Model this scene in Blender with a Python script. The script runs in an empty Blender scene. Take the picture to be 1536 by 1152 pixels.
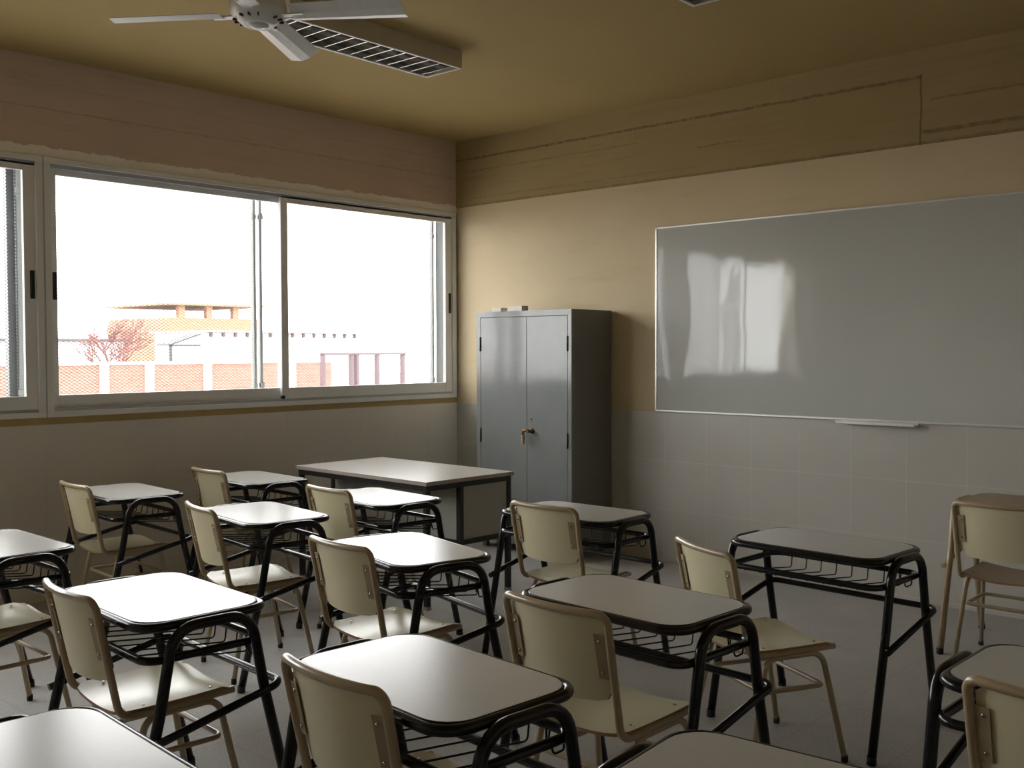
import bpy, bmesh, math, random
from mathutils import Vector, Matrix
random.seed(7)
PI = math.pi
SC = bpy.context.scene
COL = SC.collection

# ------------------------------------------------------------------ camera
CAM_F, CAM_YAW, CAM_PITCH, CAM_ROLL = 1530.45, -0.7435, 0.0327, -0.0025
CAM_LOC = Vector((6.2863, -6.1375, 1.52))
def make_camera():
    cp, sp = math.cos(CAM_PITCH), math.sin(CAM_PITCH)
    f = Vector((math.sin(CAM_YAW) * cp, math.cos(CAM_YAW) * cp, -sp))
    r = Vector((math.cos(CAM_YAW), -math.sin(CAM_YAW), 0))
    u = r.cross(f)
    c, s = math.cos(CAM_ROLL), math.sin(CAM_ROLL)
    r, u = r * c + u * s, u * c - r * s
    m = Matrix(((r.x, u.x, -f.x), (r.y, u.y, -f.y), (r.z, u.z, -f.z))).to_4x4()
    m.translation = CAM_LOC
    cd = bpy.data.cameras.new('camera')
    cd.sensor_fit = 'HORIZONTAL'; cd.sensor_width = 36
    cd.lens = CAM_F / 1536 * 36
    cd.clip_start = 0.05; cd.clip_end = 200
    o = bpy.data.objects.new('camera', cd); COL.objects.link(o)
    o.matrix_world = m
    SC.camera = o
make_camera()

# ------------------------------------------------------------------ light
SC.view_settings.view_transform = 'Standard'
SC.view_settings.look = 'None'
SC.view_settings.gamma = 1
SC.view_settings.use_curve_mapping = False
SC.view_settings.exposure = 3.6
w = bpy.data.worlds.new('overcast_sky'); SC.world = w; w.use_nodes = True
bg = w.node_tree.nodes['Background']
bg.inputs[0].default_value = (1.0, 0.975, 0.985, 1); bg.inputs[1].default_value = 1.0
# daylight enters only through the two windows: portals guide the sky sampling, they give no light
WZ0, WZ1 = 1.25, 2.61
for (ya, yb) in ((-3.40, -0.12), (-6.26, -3.58)):
    ld = bpy.data.lights.new('window_portal', 'AREA'); ld.shape = 'RECTANGLE'
    ld.size = yb - ya; ld.size_y = WZ1 - WZ0
    ld.cycles.is_portal = True
    lo = bpy.data.objects.new('window_portal', ld); COL.objects.link(lo)
    lo.location = (-0.015, (ya + yb) / 2, (WZ0 + WZ1) / 2)
    lo.rotation_euler = Vector((1, 0, 0)).to_track_quat('-Z', 'Z').to_euler()
SC.cycles.max_bounces = 10
SC.cycles.diffuse_bounces = 8
SC.cycles.glossy_bounces = 4
SC.cycles.sample_clamp_indirect = 6
SC.cycles.use_denoising = True

# ------------------------------------------------------------------ node helper
class NT:
    def __init__(s, name):
        s.m = bpy.data.materials.new(name); s.m.use_nodes = True
        s.t = s.m.node_tree; s.n = s.t.nodes
        s.b = s.n['Principled BSDF']; s.out = s.n['Material Output']
        s._pos = None
    def new(s, t, **k):
        x = s.n.new(t)
        for a, b in k.items(): setattr(x, a, b)
        return x
    def set(s, sock, v):
        if hasattr(v, 'links'): s.t.links.new(v, sock)
        elif isinstance(v, (tuple, list)) and len(v) == 3 and sock.type == 'RGBA': sock.default_value = (*v, 1)
        else: sock.default_value = v
    def pos(s):
        if s._pos is None:
            s._pos = s.new('ShaderNodeTexCoord').outputs['Object']
        return s._pos
    def xyz(s):
        x = s.new('ShaderNodeSeparateXYZ'); s.set(x.inputs[0], s.pos()); return x.outputs
    def math(s, op, a, b=0.0, c=0.0, clamp=False):
        x = s.new('ShaderNodeMath', operation=op, use_clamp=clamp)
        s.set(x.inputs[0], a); s.set(x.inputs[1], b); s.set(x.inputs[2], c)
        return x.outputs[0]
    def noise(s, scale, detail=3, rough=0.5, stretch=None, out='Fac'):
        v = s.pos()
        if stretch:
            mp = s.new('ShaderNodeMapping'); s.set(mp.inputs[0], v); mp.inputs['Scale'].default_value = stretch; v = mp.outputs[0]
        x = s.new('ShaderNodeTexNoise'); s.set(x.inputs['Vector'], v)
        x.inputs['Scale'].default_value = scale; x.inputs['Detail'].default_value = detail; x.inputs['Roughness'].default_value = rough
        return x.outputs[out]
    def ramp(s, fac, a, b, ca=0.0, cb=1.0):
        x = s.new('ShaderNodeMapRange', interpolation_type='SMOOTHSTEP')
        s.set(x.inputs[0], fac); s.set(x.inputs[1], a); s.set(x.inputs[2], b); s.set(x.inputs[3], ca); s.set(x.inputs[4], cb)
        return x.outputs[0]
    def mix(s, fac, a, b, blend='MIX'):
        x = s.new('ShaderNodeMix', data_type='RGBA', blend_type=blend)
        s.set(x.inputs[0], fac); s.set(x.inputs[6], a); s.set(x.inputs[7], b)
        return x.outputs[2]
    def bump(s, h, strength=0.2, dist=0.01):
        x = s.new('ShaderNodeBump'); x.inputs['Strength'].default_value = strength; x.inputs['Distance'].default_value = dist
        s.set(x.inputs['Height'], h); s.set(s.b.inputs['Normal'], x.outputs[0])
    def fin(s, col=None, rough=None, metal=None, spec=None):
        if col is not None: s.set(s.b.inputs['Base Color'], col)
        if rough is not None: s.set(s.b.inputs['Roughness'], rough)
        if metal is not None: s.set(s.b.inputs['Metallic'], metal)
        if spec is not None: s.set(s.b.inputs['Specular IOR Level'], spec)
        return s.m
    def line(s, coord, at, half, soft=None):
        d = s.math('ABSOLUTE', s.math('SUBTRACT', coord, at))
        return s.ramp(d, half, half + (soft or half), 1.0, 0.0)

def simple(name, col, rough=0.5, metal=0.0, var=0.08, scale=30, bump=0.0, spec=0.5, coat=0.0):
    n = NT(name)
    f = n.noise(scale, 3)
    c = n.mix(f, tuple(x * (1 - var) for x in col), tuple(min(1, x * (1 + var)) for x in col))
    if bump: n.bump(n.noise(scale * 3, 3), bump, 0.002)
    if coat: n.b.inputs['Coat Weight'].default_value = coat; n.b.inputs['Coat Roughness'].default_value = 0.08
    return n.fin(c, rough, metal, spec)

M = {}
M['black_tube'] = simple('black_enamel_tube', (0.010, 0.010, 0.012), 0.2, spec=0.38)
M['black_steel'] = simple('black_steel', (0.014, 0.014, 0.014), 0.4)
M['rubber'] = simple('black_rubber', (0.015, 0.014, 0.013), 0.7)
M['beige_tube'] = simple('beige_enamel_tube', (0.40, 0.31, 0.19), 0.28, coat=0.3)
M['bracket'] = simple('beige_bracket', (0.33, 0.26, 0.155), 0.4)
M['cream'] = simple('cream_laminate', (0.70, 0.64, 0.43), 0.3, var=0.03)
M['seat_cream'] = simple('cream_seat_laminate', (0.58, 0.53, 0.35), 0.27, var=0.04)
M['ply_edge'] = simple('plywood_edge', (0.28, 0.16, 0.075), 0.5)
M['laminate'] = simple('grey_desk_laminate', (0.54, 0.53, 0.50), 0.24, var=0.03, scale=60)
M['edge_black'] = simple('dark_edge_strip', (0.025, 0.018, 0.016), 0.35)
M['beige_top'] = simple('beige_desk_laminate', (0.36, 0.28, 0.18), 0.4)
M['laminate'].node_tree.nodes['Principled BSDF'].inputs['Specular IOR Level'].default_value = 0.65
M['table_lam'] = simple('teacher_table_laminate', (0.50, 0.47, 0.43), 0.25, var=0.02)
M['table_edge'] = simple('teacher_table_edge', (0.40, 0.35, 0.31), 0.4)
M['panel'] = simple('grey_white_panel', (0.42, 0.41, 0.37), 0.45, var=0.03)
M['rivet'] = simple('steel_rivet', (0.5, 0.48, 0.42), 0.25, 0.9)
M['alu'] = simple('window_aluminium', (0.78, 0.79, 0.80), 0.4, 0.0, var=0.04)
M['alu_dark'] = simple('window_track_grey', (0.42, 0.46, 0.50), 0.45, 0.0)
M['black_plastic'] = simple('black_plastic', (0.012, 0.012, 0.014), 0.45)
M['galv'] = simple('painted_outer_post', (0.30, 0.32, 0.31), 0.5, 0.2)
M['post_out'] = simple('outer_post_paint', (0.12, 0.14, 0.145), 0.35, 0.2)
M['galv_light'] = simple('grey_reveal_paint', (0.16, 0.17, 0.165), 0.6)
M['fan_white'] = simple('fan_enamel', (0.74, 0.75, 0.75), 0.35)
M['fan_blade'] = simple('fan_blade_metal', (0.70, 0.72, 0.73), 0.3)
M['lamp_white'] = simple('luminaire_enamel', (0.56, 0.50, 0.38), 0.4)
M['louvre'] = simple('bright_louvre', (0.75, 0.74, 0.70), 0.18, 0.9)
M['lamp_inside'] = simple('luminaire_interior', (0.07, 0.06, 0.05), 0.5)
M['tube_glass'] = simple('unlit_tube', (0.75, 0.75, 0.72), 0.2)
M['board_frame'] = simple('board_aluminium', (0.72, 0.72, 0.70), 0.3, 0.6)
M['brass'] = simple('worn_brown_lock', (0.22, 0.12, 0.06), 0.35, 0.6, var=0.3)
M['tan_handle'] = simple('tan_lever', (0.48, 0.33, 0.20), 0.45, var=0.25, scale=60)
M['paper'] = simple('white_card', (0.82, 0.78, 0.76), 0.6, var=0.02)
M['shadow_void'] = simple('dark_interior', (0.02, 0.02, 0.02), 0.8)

# cabinet: grey enamelled sheet metal, slightly wavy
n = NT('grey_cabinet_enamel')
n.bump(n.noise(1.6, 2), 0.25, 0.02)
M['cab'] = n.fin(n.mix(n.noise(6, 3), (0.22, 0.235, 0.24), (0.275, 0.285, 0.285)), 0.12, 0.0, 0.6)
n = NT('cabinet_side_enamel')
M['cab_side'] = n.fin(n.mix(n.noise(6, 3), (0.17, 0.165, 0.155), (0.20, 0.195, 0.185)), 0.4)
# whiteboard
n = NT('whiteboard_enamel')
n.bump(n.math('ADD', n.noise(2.2, 1, stretch=(1.6, 1, 0.6)), n.math('MULTIPLY', n.noise(14, 2), 0.05)), 0.17, 0.03)
M['board'] = n.fin(n.mix(n.noise(1.2, 2), (0.47, 0.485, 0.455), (0.53, 0.54, 0.51)), 0.07, 0.0, 0.5)

# ceiling
n = NT('ceiling_paint')
n.bump(n.noise(120, 3), 0.15, 0.003)
M['ceiling'] = n.fin(n.mix(n.noise(1.3, 4), (0.365, 0.27, 0.105), (0.425, 0.315, 0.13)), 0.85)
# yellow plaster
n = NT('yellow_plaster')
c = n.mix(n.noise(1.5, 5, 0.6), (0.57, 0.465, 0.29), (0.68, 0.565, 0.37))
stain = n.math('MULTIPLY', n.ramp(n.noise(2.3, 4, 0.6, stretch=(0.5, 1, 3)), 0.55, 0.75), 0.35)
c = n.mix(stain, c, (0.46, 0.36, 0.17))
n.bump(n.noise(9, 5, 0.6), 0.25, 0.01)
M['plaster'] = n.fin(c, 0.75)
M['tile_dim'] = simple('brown_wainscot', (0.55, 0.54, 0.51), 0.5)
M['plaster_dim'] = simple('pale_ochre_wall', (0.58, 0.52, 0.40), 0.8)
M['sill_paint'] = simple('ochre_sill_paint', (0.42, 0.31, 0.13), 0.7, var=0.15, scale=8)

# formed concrete beam with board marks: lines = (z0, amp, halfwidth, xa, xb, strength)
def concrete(name, ca, cb, lines, along, vert=None, fringe=False):
    n = NT(name)
    o = n.xyz(); z = o['Z']; a = o[along]
    c = n.mix(n.noise(2.2, 6, 0.65, stretch=(1, 1, 2.5)), ca, cb)
    c = n.mix(n.math('MULTIPLY', n.ramp(n.noise(5, 5, 0.7, stretch=(0.25, 0.25, 4)), 0.5, 0.72), 0.35), c, tuple(x * 0.68 for x in ca))
    wob = n.math('MULTIPLY', n.math('SUBTRACT', n.noise(6, 4, 0.6), 0.5), 0.02)
    zz = n.math('ADD', z, wob)
    grit = n.ramp(n.noise(22, 3, 0.7), 0.35, 0.6)
    h = None
    for (z0, half, xa, xb, st) in lines:
        f = n.math('MULTIPLY', n.line(zz, z0, half), st * 0.62)
        if xa is not None:
            f = n.math('MULTIPLY', f, n.math('GREATER_THAN', a, xa))
            f = n.math('MULTIPLY', f, n.math('LESS_THAN', a, xb))
        f = n.math('MULTIPLY', f, n.math('ADD', n.math('MULTIPLY', grit, 0.7), 0.3))
        c = n.mix(f, c, (0.035, 0.026, 0.018))
        h = f if h is None else n.math('ADD', h, f)
    if vert is not None:
        f = n.math('MULTIPLY', n.line(n.math('ADD', a, wob), vert, 0.004), 0.5)
        f = n.math('MULTIPLY', f, n.math('LESS_THAN', z, 3.15))
        c = n.mix(f, c, (0.03, 0.022, 0.015))
        h = n.math('ADD', h, f)
    if fringe:
        edge = n.math('ADD', z, n.math('MULTIPLY', n.math('SUBTRACT', n.noise(7, 6, 0.75), 0.5), 0.08))
        c = n.mix(n.math('LESS_THAN', edge, 2.756), c, (0.88, 0.84, 0.78))
    hh = n.math('SUBTRACT', n.math('MULTIPLY', n.noise(40, 5, 0.6), 0.5), h)
    n.bump(hh, 0.3, 0.008)
    return n.fin(c, 0.85)
M['beam_front'] = concrete('ochre_formed_concrete', (0.34, 0.255, 0.115), (0.42, 0.32, 0.155),
    [(3.135, 0.006, -1, 3.945, 0.9), (3.03, 0.004, 0.1, 1.9, 0.45), (2.80, 0.004, 0.2, 2.4, 0.35),
     (2.81, 0.008, 3.945, 9, 0.7), (2.995, 0.005, 4.0, 9, 0.6), (2.745, 0.006, 0.05, 9, 0.6), (2.93, 0.004, 2.4, 2.75, 0.5)],
    'X', vert=3.945)
M['beam_left'] = concrete('pinkish_formed_concrete', (0.57, 0.445, 0.36), (0.68, 0.54, 0.44),
    [(2.99, 0.004, None, None, 0.4), (3.14, 0.003, None, None, 0.25)], 'Y', fringe=True)

# wainscot tile, joints every 0.35 m
def tile(name, ca, cb, along, off, jc, js=0.5):
    n = NT(name)
    o = n.xyz(); z = o['Z']; a = o[along]
    def joints(v, off):
        m = n.math('FLOORED_MODULO', n.math('SUBTRACT', v, off), 0.35)
        d = n.math('MINIMUM', m, n.math('SUBTRACT', 0.35, m))
        return n.ramp(d, 0.0012, 0.0035, 1.0, 0.0)
    j = n.math('MAXIMUM', joints(a, off), joints(z, 0.026))
    c = n.mix(n.noise(3, 5, 0.6), ca, cb)
    c = n.mix(n.math('MULTIPLY', j, js), c, jc)
    n.bump(n.math('SUBTRACT', n.math('MULTIPLY', n.noise(18, 3), 0.15), j), 0.25, 0.003)
    return n.fin(c, n.math('ADD', n.math('MULTIPLY', j, 0.3), 0.32), 0, 0.45)
M['tile_front'] = tile('grey_white_tile', (0.49, 0.475, 0.43), (0.55, 0.535, 0.49), 'X', 0.03, (0.68, 0.66, 0.61))
M['tile_left'] = tile('grey_white_tile_bounce_tint', (0.64, 0.61, 0.56), (0.72, 0.69, 0.64), 'Y', 0.0, (0.55, 0.52, 0.48), 0.35)  # same tile as the front wall, colour lightened to stand in for bounced light

# floor: worn grey mosaic
n = NT('grey_mosaic_floor')
o = n.xyz()
c = n.mix(n.noise(1.6, 6, 0.65), (0.37, 0.365, 0.35), (0.49, 0.48, 0.46))
c = n.mix(n.math('MULTIPLY', n.ramp(n.noise(90, 3, 0.7), 0.5, 0.62), 0.5), c, (0.26, 0.25, 0.235))
def fj(v):
    m = n.math('FLOORED_MODULO', v, 0.4); d = n.math('MINIMUM', m, n.math('SUBTRACT', 0.4, m))
    return n.ramp(d, 0.001, 0.003, 1.0, 0.0)
c = n.mix(n.math('MULTIPLY', n.math('MAXIMUM', fj(o['X']), fj(o['Y'])), 0.3), c, (0.13, 0.125, 0.12))
M['floor'] = n.fin(c, n.ramp(n.noise(2.5, 4), 0.3, 0.7, 0.42, 0.62), 0, 0.4)

# window glass: clear pane with ordinary fresnel reflection
n = NT('window_glass')
tr = n.new('ShaderNodeBsdfTransparent'); tr.inputs[0].default_value = (0.96, 0.975, 0.965, 1)
gl = n.new('ShaderNodeBsdfGlossy'); gl.inputs['Roughness'].default_value = 0.02
lw = n.new('ShaderNodeLayerWeight')
fac = n.math('ADD', n.math('MULTIPLY', n.math('POWER', lw.outputs['Facing'], 5.0), 0.6), 0.02)
mx = n.new('ShaderNodeMixShader')
n.t.links.new(fac, mx.inputs[0]); n.t.links.new(tr.outputs[0], mx.inputs[1]); n.t.links.new(gl.outputs[0], mx.inputs[2])
n.t.links.new(mx.outputs[0], n.out.inputs['Surface'])
M['glass'] = n.m

# outdoors
def brick(name, ca, cb, mortar, sc):
    n = NT(name)
    mp = n.new('ShaderNodeMapping'); n.set(mp.inputs[0], n.pos()); mp.inputs['Rotation'].default_value = (0, PI / 2, PI / 2)
    o = n.xyz(); cmb = n.new('ShaderNodeCombineXYZ'); n.set(cmb.inputs[0], o['Y']); n.set(cmb.inputs[1], o['Z'])
    b = n.new('ShaderNodeTexBrick'); n.set(b.inputs['Vector'], cmb.outputs[0])
    b.inputs['Color1'].default_value = (*ca, 1); b.inputs['Color2'].default_value = (*cb, 1); b.inputs['Mortar'].default_value = (*mortar, 1)
    b.inputs['Scale'].default_value = sc; b.inputs['Mortar Size'].default_value = 0.012
    return n.fin(b.outputs[0], 0.9)
M['brick'] = brick('orange_brick', (0.27, 0.115, 0.085), (0.31, 0.14, 0.105), (0.33, 0.20, 0.16), 4)
M['brick2'] = brick('pale_orange_brick', (0.28, 0.145, 0.085), (0.32, 0.17, 0.10), (0.33, 0.22, 0.15), 4)
M['out_white'] = simple('white_render', (0.78, 0.77, 0.76), 0.8)
M['out_pale'] = simple('pale_panel', (0.72, 0.70, 0.69), 0.7)
M['out_dark'] = simple('grey_roof_edge', (0.06, 0.055, 0.06), 0.6)
M['out_grey'] = simple('grey_canopy', (0.045, 0.05, 0.05), 0.6)
M['purple'] = simple('mauve_steel', (0.10, 0.06, 0.07), 0.6)
M['twig'] = simple('reddish_twig', (0.22, 0.10, 0.09), 0.9)
M['ground'] = simple('pale_yard_concrete', (0.34, 0.32, 0.30), 0.9, scale=3)
M['mesh'] = simple('expanded_metal', (0.13, 0.12, 0.12), 0.6)

# ------------------------------------------------------------------ mesh helpers
def bm_new(): return bmesh.new()
def box(bm, lo, hi, mi=0, bevel=0.0):
    b2 = bmesh.new()
    bmesh.ops.create_cube(b2, size=1)
    lo, hi = Vector(lo), Vector(hi)
    for v in b2.verts:
        v.co = Vector(((v.co[i] + 0.5) * (hi[i] - lo[i]) + lo[i]) for i in range(3))
    if bevel:
        bmesh.ops.bevel(b2, geom=list(b2.edges), offset=bevel, segments=2, affect='EDGES', profile=0.5)
    merge(bm, b2, mi)
def merge(bm, b2, mi=0, mat=None):
    mp = {}
    for v in b2.verts: mp[v] = bm.verts.new(mat @ v.co if mat else v.co)
    for f in b2.faces:
        try:
            nf = bm.faces.new([mp[v] for v in f.verts]); nf.material_index = mi if mi is not None else f.material_index; nf.smooth = f.smooth
        except ValueError: pass
    b2.free()
def fillet(pts, r, closed=False, seg=5):
    pts = [Vector(p) for p in pts]; n = len(pts); out = []
    rr = r if isinstance(r, (list, tuple)) else [r] * n
    for i, p in enumerate(pts):
        if not closed and i in (0, n - 1): out.append(p); continue
        a, b = pts[(i - 1) % n], pts[(i + 1) % n]
        u, v = (a - p).normalized(), (b - p).normalized()
        ang = u.angle(v)
        if ang > PI - 0.02 or rr[i] <= 0: out.append(p); continue
        d = min(rr[i] / math.tan(ang / 2), (a - p).length * 0.48 if closed or 0 < i - 1 else (a - p).length * 0.95, (b - p).length * 0.48 if closed or i + 1 < n - 1 else (b - p).length * 0.95)
        R = d * math.tan(ang / 2)
        c = p + (u + v).normalized() * (R / math.sin(ang / 2))
        s, e = p + u * d - c, p + v * d - c
        tot = s.angle(e); ax = s.cross(e).normalized()
        for k in range(seg + 1):
            out.append(c + Matrix.Rotation(tot * k / seg, 3, ax) @ s)
    return out
def sweep(bm, pts, rad, closed=False, seg=10, mi=0):
    P = [Vector(p) for p in pts]; n = len(P)
    T = []
    for i in range(n):
        a = P[(i - 1) % n] if (closed or i > 0) else P[i]
        b = P[(i + 1) % n] if (closed or i < n - 1) else P[i]
        T.append((b - a).normalized())
    up = Vector((0, 0, 1)) if abs(T[0].z) < 0.9 else Vector((1, 0, 0))
    N = (up - T[0] * up.dot(T[0])).normalized(); rings = []
    for i in range(n):
        if i: N = (T[i - 1].rotation_difference(T[i]) @ N).normalized()
        B = T[i].cross(N)
        rings.append([bm.verts.new(P[i] + (N * math.cos(2 * PI * k / seg) + B * math.sin(2 * PI * k / seg)) * rad) for k in range(seg)])
    m = n if closed else n - 1
    for i in range(m):
        A, Bq = rings[i], rings[(i + 1) % n]
        off = 0
        if closed and i == n - 1:
            off = min(range(seg), key=lambda o: (A[0].co - Bq[o].co).length)
        for k in range(seg):
            f = bm.faces.new((A[k], A[(k + 1) % seg], Bq[(k + 1 + off) % seg], Bq[(k + off) % seg])); f.smooth = True; f.material_index = mi
    if not closed:
        for R in (rings[0][::-1], rings[-1]):
            f = bm.faces.new(R); f.material_index = mi
def lathe(bm, prof, c=(0, 0, 0), seg=28, mi=0, axis='Z'):
    rings = []
    for (r, z) in prof:
        ring = []
        for k in range(seg):
            a = 2 * PI * k / seg
            v = Vector((r * math.cos(a), r * math.sin(a), z))
            if axis == 'Y': v = Vector((v.x, v.z, v.y))
            if axis == 'X': v = Vector((v.z, v.x, v.y))
            ring.append(bm.verts.new(v + Vector(c)))
        rings.append(ring)
    for A, B in zip(rings, rings[1:]):
        for k in range(seg):
            f = bm.faces.new((A[k], A[(k + 1) % seg], B[(k + 1) % seg], B[k])); f.smooth = True; f.material_index = mi
    bm.faces.new(rings[0][::-1]).material_index = mi; bm.faces.new(rings[-1]).material_index = mi
def rrect(w, d, r, seg=6, cx=0, cy=0):
    o = []
    for a, b, t0 in ((1, 1, 0), (-1, 1, 90), (-1, -1, 180), (1, -1, 270)):
        for k in range(seg + 1):
            t = math.radians(t0 + 90 * k / seg)
            o.append((cx + a * (w / 2 - r) + r * math.cos(t), cy + b * (d / 2 - r) + r * math.sin(t)))
    return o
def slab(bm, outline, z0, z1, mi=0, mi_side=None, chamfer=0.0):
    c = chamfer
    cx = sum(p[0] for p in outline) / len(outline); cy = sum(p[1] for p in outline) / len(outline)
    def ring(z, s):
        return [bm.verts.new((cx + (x - cx) * s, cy + (y - cy) * s, z)) for x, y in outline]
    rs = [ring(z0, 1), ring(z1 - c, 1)] + ([ring(z1, 1 - c / 0.2)] if c else [])
    for A, B in zip(rs, rs[1:]):
        for k in range(len(A)):
            f = bm.faces.new((A[k], A[(k + 1) % len(A)], B[(k + 1) % len(A)], B[k])); f.material_index = mi if mi_side is None else mi_side
    bm.faces.new(rs[0][::-1]).material_index = mi; bm.faces.new(rs[-1]).material_index = mi
def obj(name, bm, mats, parent=None, **props):
    bmesh.ops.recalc_face_normals(bm, faces=bm.faces)
    me = bpy.data.meshes.new(name); bm.to_mesh(me); bm.free()
    for m in (mats if isinstance(mats, (list, tuple)) else [mats]): me.materials.append(m)
    o = bpy.data.objects.new(name, me); COL.objects.link(o)
    if parent: o.parent = parent
    for k, v in props.items(): o[k] = v
    return o
def struct(name, bm, mats, parent=None, **p):
    o = obj(name, bm, mats, parent, **p)
    if parent is None: o['kind'] = 'structure'
    return o
def empty(name, loc=(0, 0, 0), rz=0, **props):
    o = bpy.data.objects.new(name, None); COL.objects.link(o)
    o.location = loc; o.rotation_euler = (0, 0, rz); o.empty_display_size = 0.1
    for k, v in props.items(): o[k] = v
    return o
def copy_tree(o, parent=None):
    c = o.copy(); COL.objects.link(c)
    if parent: c.parent = parent
    for ch in list(o.children): copy_tree(ch, c)
    return c

# ------------------------------------------------------------------ room
XR, YB, H = 7.45, -7.4, 3.296
TZ, BZ = 1.0764, 2.737
WA, WB, WC = -0.01, -3.49, -6.35        # window edges along the wall
FZ0, FZ1 = 1.12, 2.70
TH = 0.25
bm = bm_new(); box(bm, (-TH, YB - 0.2, -0.15), (XR + 0.2, 0.2, 0)); struct('floor', bm, M['floor'])
bm = bm_new(); box(bm, (-TH, YB - 0.2, H), (XR + 0.2, 0.2, H + 0.2)); struct('ceiling', bm, M['ceiling'])
bm = bm_new()
box(bm, (0, 0.0, 0), (XR, 0.2, TZ), 0); box(bm, (0, 0.006, TZ), (XR, 0.2, BZ), 1); box(bm, (0, -0.004, BZ), (XR, 0.2, H), 2)
struct('wall_front', bm, [M['tile_front'], M['plaster'], M['beam_front']])
bm = bm_new()
box(bm, (-TH, YB, 0), (0, 0.2, TZ), 0)
box(bm, (-TH, YB, TZ), (-0.002, 0.2, FZ0), 1)
box(bm, (-TH, YB, FZ1), (0, 0.2, H), 2)
box(bm, (-TH, YB, FZ0), (0, WC, FZ1), 3)
box(bm, (-TH, WA, FZ0), (-0.0, 0.2, FZ1), 4)
struct('wall_left', bm, [M['tile_left'], M['sill_paint'], M['beam_left'], M['plaster'], M['galv_light']])
for nm, lo, hi in (('wall_right', (XR, YB, 0), (XR + 0.2, 0.2, H)), ('wall_back', (-TH, YB - 0.2, 0), (XR + 0.2, YB, H))):
    bm = bm_new()
    box(bm, lo, (hi[0], hi[1], TZ), 0); box(bm, (lo[0], lo[1], TZ), hi, 1)
    struct(nm, bm, [M['tile_dim'], M['plaster_dim']])

# ------------------------------------------------------------------ windows
def window(idx, y1, y0, label):
    # y1 = edge nearer the front wall, y0 = far edge (more negative)
    ym = (y0 + y1) / 2
    root = empty('window_%d' % idx, (0, ym, FZ0), kind='structure')
    def P(bmf, name, mat, par, **k):
        for v in bmf.verts: v.co -= Vector((0, ym, FZ0))
        return obj(name, bmf, mat, par, **k)
    X0, X1 = -0.11, 0.012
    bm = bm_new()
    box(bm, (X0, y0, FZ0), (X1, y1, FZ0 + 0.035), 0, 0.003); box(bm, (X0, y0, FZ0 + 0.035), (-0.005, y1, FZ0 + 0.052), 1)
    box(bm, (X0, y0, FZ1 - 0.035), (X1, y1, FZ1), 0, 0.003); box(bm, (X0, y0, FZ1 - 0.06), (-0.005, y1, FZ1 - 0.035), 1)
    box(bm, (X0, y0, FZ0), (X1 - 0.002, y0 + 0.045, FZ1), 0, 0.003); box(bm, (X0, y1 - 0.045, FZ0), (X1 - 0.002, y1, FZ1), 0, 0.003)
    P(bm, 'window_frame', [M['alu'], M['alu_dark']], root)
    for k, (a, b, xo) in enumerate(((y0 + 0.03, ym + 0.025, -0.075), (ym - 0.03, y1 - 0.03, -0.035))):
        bm = bm_new(); za, zb = FZ0 + 0.05, FZ1 - 0.045; x0, x1 = xo, xo + 0.03
        sw = 0.07
        sa, sb = (sw, 0.045) if k == 0 else (0.06, 0.085)
        box(bm, (x0, a, za), (x1, a + sa, zb), 0, 0.003); box(bm, (x0, b - sb, za), (x1, b, zb), 0, 0.003)
        box(bm, (x0, a + sa, za), (x1, b - sb, za + 0.082), 0, 0.003); box(bm, (x0, a + sa, zb - 0.05), (x1, b - sb, zb), 0, 0.003)
        s = P(bm, 'sliding_sash', M['alu'], root)
        bm = bm_new(); box(bm, (xo + 0.012, a + sa, za + 0.082), (xo + 0.017, b - sb, zb - 0.05))
        P(bm, 'glass_pane', M['glass'], s)
        hy = a + sa * 0.75 if k == 0 else b - sb * 0.45
        bm = bm_new(); box(bm, (x1 - 0.002, hy - 0.013, 1.84), (x1 + 0.006, hy + 0.013, 2.01), 0, 0.002)
        box(bm, (x1 + 0.004, hy - 0.008, 1.87), (x1 + 0.012, hy + 0.0, 1.98), 0, 0.002)
        P(bm, 'latch', M['black_plastic'], s, label='black recessed latch')
    bm = bm_new(); box(bm, (-0.03, ym - 0.03, FZ0 + 0.05), (0.0, ym - 0.008, FZ0 + 0.075), 0, 0.002)
    P(bm, 'track_stop', M['black_plastic'], root)
    return root
window(1, WA, WB, '')
window(2, WB, WC, '')
bm = bm_new(); box(bm, (0.0, WB - 0.004, FZ0), (0.0135, WB + 0.004, FZ1))
struct('trim_1', bm, M['alu_dark'])
bm = bm_new(); box(bm, (-0.36, -3.585, 0.9), (-0.305, -3.50, 2.9), 0, 0.004); lathe(bm, [(0.014, 0.9), (0.014, 2.9)], (-0.29, -3.53, 0), 10)
struct('trim_2', bm, M['post_out'])

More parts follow.
